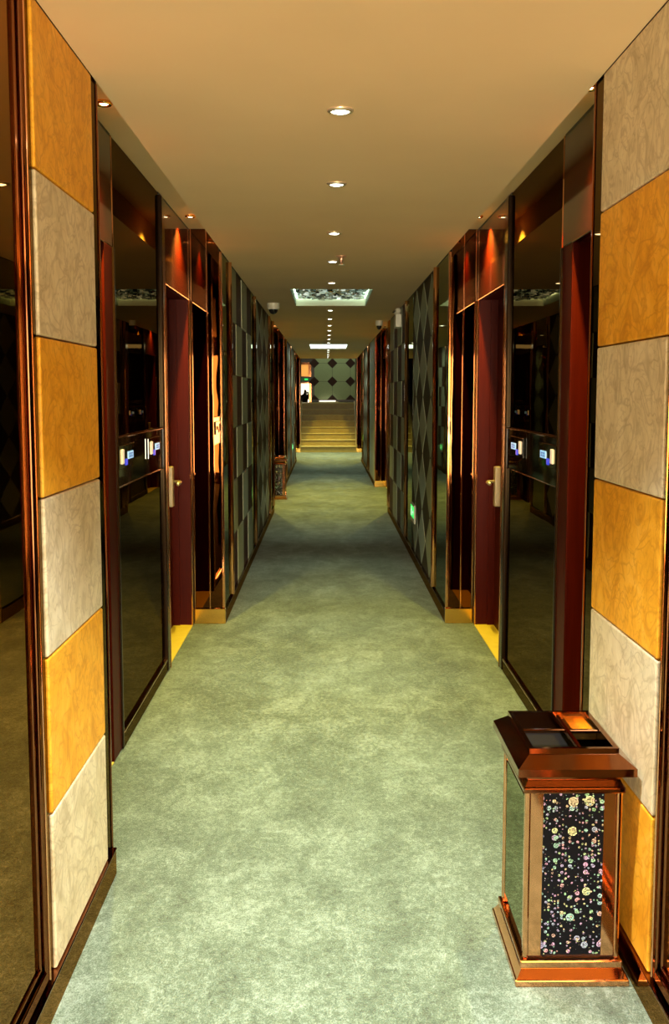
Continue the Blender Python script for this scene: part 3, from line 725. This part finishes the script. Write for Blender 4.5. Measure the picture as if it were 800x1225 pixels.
    put('ash_tray', MB().ringframe((dx + 0.007, ix1 - 0.001, iy0 + (iy1 - iy0)*0.55, iy1 - 0.002), (dx + 0.016, ix1 - 0.010, iy0 + (iy1 - iy0)*0.55 + 0.009, iy1 - 0.011), 0.576, 0.602).box(dx + 0.016, ix1 - 0.010, iy0 + (iy1 - iy0)*0.55 + 0.009, iy1 - 0.011, 0.576, 0.580), 'gold', lid)
    return t
bin1 = make_bin(0.624, 2.411, 'copper ashtray bin with black bubble-printed panel standing against the marble tiles')
bin2 = copy_tree(bin1, (-0.700 - 0.624, 14.17 - 2.411, 0))
bin2['label'] = 'copper ashtray bin with black bubble panel standing inside the mirrored alcove'

# ------------------------------------------------------------------ stairs, landing, end wall
NS, RI, TR = 8, 1.244/8, 0.28
t = thing('staircase', (0.053, YS, 0), 'polished olive stone staircase of eight steps closing the corridor', 'stairs', kind='structure')
for i in range(NS):
    ya = YS + TR*i; yb_ = 27.80 if i < NS - 1 else 27.80
    st = put('step', MB().box(-0.69, 0.80, ya, max(yb_, ya + 0.05), RI*i, RI*(i+1) - 0.022), 'stair', t)
    put('nosing', MB().box(-0.69, 0.80, ya - 0.018, max(yb_, ya + 0.05), RI*(i+1) - 0.022, RI*(i+1), 0.004), 'nosing', st)
for xx in (-0.69, 0.765): put('side_kerb', MB().prism([(YS - 0.02, 0), (27.79, 0), (27.79, 1.30), (27.72, 1.30), (YS - 0.02, 0.20)], 'x', xx, xx + 0.035), 'stair', t)
LZ = 1.244
tag(put('landing', MB().box(-2.2, 2.2, 27.80, 30.0, LZ - 0.12, LZ), 'stair'), 'polished olive stone landing at the top of the stairs', 'landing', kind='structure')
YE = 30.0
wb = MB(); wb.box(-0.44, 2.2, YE + 0.03, YE + 0.25, 0.9, 3.95).box(-2.2, -0.86, YE + 0.03, YE + 0.25, 0.9, 3.95).box(-0.86, -0.44, YE + 0.03, YE + 0.25, 2.42, 3.95).box(-0.86, -0.44, YE + 0.03, YE + 0.25, 1.84, 2.0)
wback = put('wall_back', wb, 'dark'); tag(wback, 'end wall above the stairs set with green octagonal panels', 'wall', kind='structure')
pt, ox, oz, cr_ = 0.54, 0.185, 1.8625, 0.150
for i in range(-1, 3):
    for j in range(-1, 4):
        xa, xb, za, zb = ox + pt*i, ox + pt*(i+1), oz + pt*j, oz + pt*(j+1)
        if xa < -0.4: continue
        if za < LZ: za = LZ
        g = 0.004
        if za == LZ and zb - za < 0.1: continue
        lo_c = cr_ if za > LZ else 0.15 * max(0.0, 0) + 0.02
        pts = [(xa + lo_c, za + g), (xb - lo_c, za + g), (xb - g, za + lo_c), (xb - g, zb - cr_), (xb - cr_, zb - g), (xa + cr_, zb - g), (xa + g, zb - cr_), (xa + g, za + lo_c)]
        put('octagon_tile', MB().prism(pts, 'y', YE + 0.004, YE + 0.032), 'oct', wback)
for i in range(-1, 4):
    for j in range(-1, 5):
        x_, z_ = ox + pt*i, oz + pt*j; r = cr_ - 0.006
        if z_ - r < LZ + 0.0 or x_ < -0.3 and False: 
            if z_ + r > LZ + 0.02: put('diamond_tile', MB().prism([(x_ - r, max(z_, LZ + 0.003)), (x_ + r, max(z_, LZ + 0.003)), (x_, z_ + r)], 'y', YE + 0.008, YE + 0.032), 'oct_dark', wback)
            continue
        put('diamond_tile', MB().prism([(x_ - r, z_), (x_, z_ - r), (x_ + r, z_), (x_, z_ + r)], 'y', YE + 0.008, YE + 0.032), 'oct_dark', wback)
tag(put('wall_landing', MB().box(-2.3, -2.2, 27.8, YE + 0.25, 0.9, 3.95).box(2.2, 2.3, 27.8, YE + 0.25, 0.9, 3.95).box(-2.2, -0.69, 27.70, 27.80, 0, 3.95).box(0.80, 2.2, 27.70, 27.80, 0, 3.95).box(-0.72, -0.69, 26.0, 27.8, 1.2, 3.95).box(0.80, 0.83, 26.0, 27.8, 1.2, 3.95).box(-0.72, 0.83, 25.96, 26.0, 2.7, 3.95), 'dark'), 'dark side walls of the landing above the stairs', 'wall', kind='structure')
tag(put('ceiling_landing', MB().box(-2.3, 2.3, 25.96, YE + 0.25, 3.95, 4.05), 'ceiling'), 'beige ceiling over the upper landing', 'ceiling', kind='structure')
# doorway with amber transom and exit sign
w2 = put('window_2', MB().box(-0.735, -0.525, YE + 0.05, YE + 0.07, 2.02, 2.36), 'orangeglow'); tag(w2, 'amber lit transom window above the far doorway', 'window', kind='structure')
put('frame', MB().box(-0.86, -0.735, YE + 0.02, YE + 0.09, 2.0, 2.42).box(-0.525, -0.44, YE + 0.02, YE + 0.09, 2.0, 2.42).box(-0.735, -0.525, YE + 0.02, YE + 0.09, 2.36, 2.42).box(-0.735, -0.525, YE + 0.02, YE + 0.09, 2.0, 2.02), 'copper_dark', w2)
dfr = MB().box(-0.86, -0.75, YE + 0.0, YE + 0.2, LZ, 1.84).box(-0.51, -0.44, YE + 0.0, YE + 0.2, LZ, 1.84).box(-0.86, -0.44, YE + 0.0, YE + 0.2, 1.80, 1.84)
tag(put('trim_%d' % (TN[0] + 1), dfr, 'copper_dark'), 'copper brown frame around the bright far doorway', 'trim', kind='structure')
t = thing('exit_sign', (-0.62, YE, 1.885), 'green exit sign hung between amber transom and far doorway', 'exit sign')
put('housing', MB().box(-0.78, -0.50, YE - 0.02, YE + 0.03, 1.885, 1.965, 0.004), 'green_dim', t)
put('lit_face', MB().box(-0.64, -0.54, YE - 0.024, YE - 0.018, 1.90, 1.95), 'green', t)
t = thing('light_bar', (0.07, 29.90, LZ), 'low bright white light bar on the landing before the octagon wall', 'light')  # glowing bar added in place of bright glints on the landing
put('body', MB().box(-0.22, 0.36, 29.86, 29.92, LZ, LZ + 0.03, 0.004), 'white', t)
put('diffuser', MB().box(-0.20, 0.28, 29.852, 29.90, LZ + 0.028, LZ + 0.055, 0.003), 'lobbyglow', t)
# made-up lobby standing in for the mirrored bright lobby
lob = MB().box(-2.4, -2.3, YE + 0.26, 47.2, 0, 2.9).box(0.2, 0.3, YE + 0.26, 47.2, 0, 2.9).box(-2.3, 0.2, YE + 0.26, 47.2, 2.8, 2.9)
tag(put('wall_lobby', lob, 'cream'), 'cream walls of the lobby beyond the far doorway', 'wall', kind='structure')
tag(put('floor_lobby', MB().box(-2.4, 0.3, YE + 0.26, 47.2, -0.05, 0.0), 'stair'), 'stone floor of the lobby beyond the far doorway', 'floor', kind='structure')
w3 = put('window_3', MB().box(-2.2, 0.1, 47.10, 47.14, 0.0, 2.75), 'lobbyglow'); tag(w3, 'bright glazed wall of the lobby behind the standing person', 'window', kind='structure')
put('mullion', MB().box(-1.42, -1.36, 47.05, 47.10, 0, 2.75).box(-0.40, -0.34, 47.05, 47.10, 0, 2.75), 'copper_dark', w3)

# reflected photographer, built as a dark figure beyond the doorway
def person(px_, py_):
    V = [(0,0,0.92),(0,0,1.10),(0,0,1.30),(0,0,1.42),(0.005,0,1.50),(0.015,-0.005,1.60),(0.02,-0.005,1.68),   # 0-6 pelvis .. crown
         (-0.13,0.0,1.39),(-0.17,-0.05,1.15),(-0.02,-0.20,1.32),(0.08,-0.20,1.52),                            # 7-10 arm
         (0.12,0.0,1.39),(0.22,-0.06,1.20),(0.20,-0.18,1.36),(0.13,-0.21,1.53),                               # 11-14 arm
         (-0.09,0,0.86),(-0.10,-0.01,0.48),(-0.10,0.02,0.09),(-0.11,-0.12,0.03),                              # 15-18 leg
         (0.09,0,0.86),(0.10,-0.01,0.48),(0.10,0.02,0.09),(0.11,-0.12,0.03)]                                  # 19-22 leg
    E_ = [(0,1),(1,2),(2,3),(3,4),(4,5),(5,6),(3,7),(7,8),(8,9),(9,10),(3,11),(11,12),(12,13),(13,14),(0,15),(15,16),(16,17),(17,18),(0,19),(19,20),(20,21),(21,22)]
    Rr = [.15,.14,.16,.12,.055,.085,.07,.07,.05,.042,.035,.07,.05,.042,.035,.095,.065,.045,.04,.095,.065,.045,.04]
    me = D.meshes.new('person'); me.from_pydata(V, E_, []); me.materials.append(M['cloth'])
    o = D.objects.new('person', me); COL.objects.link(o); o.location = (px_, py_, 0.01)
    sm = o.modifiers.new('skin', 'SKIN')
    for i, r in enumerate(Rr): me.skin_vertices[0].data[i].radius = (r, r*0.85)
    me.skin_vertices[0].data[0].use_root = True
    ss = o.modifiers.new('sub', 'SUBSURF'); ss.levels = 2; ss.render_levels = 2
    tag(o, 'person in dark clothes raising a camera in the bright far doorway', 'person')
person(-0.93, 44.0)
hc = thing('camera_body', (-0.93 + 0.105, 43.70, 1.50), 'black camera held up by the person in the far doorway', 'camera')
put('body', MB().box(-0.93 + 0.03, -0.93 + 0.18, 43.66, 43.735, 1.50, 1.60, 0.008), 'blackp', hc)
put('lens_barrel', MB().tube([(-0.93 + 0.105, 43.66, 1.55), (-0.93 + 0.105, 43.56, 1.55)], 0.035, 14), 'blackp', hc)
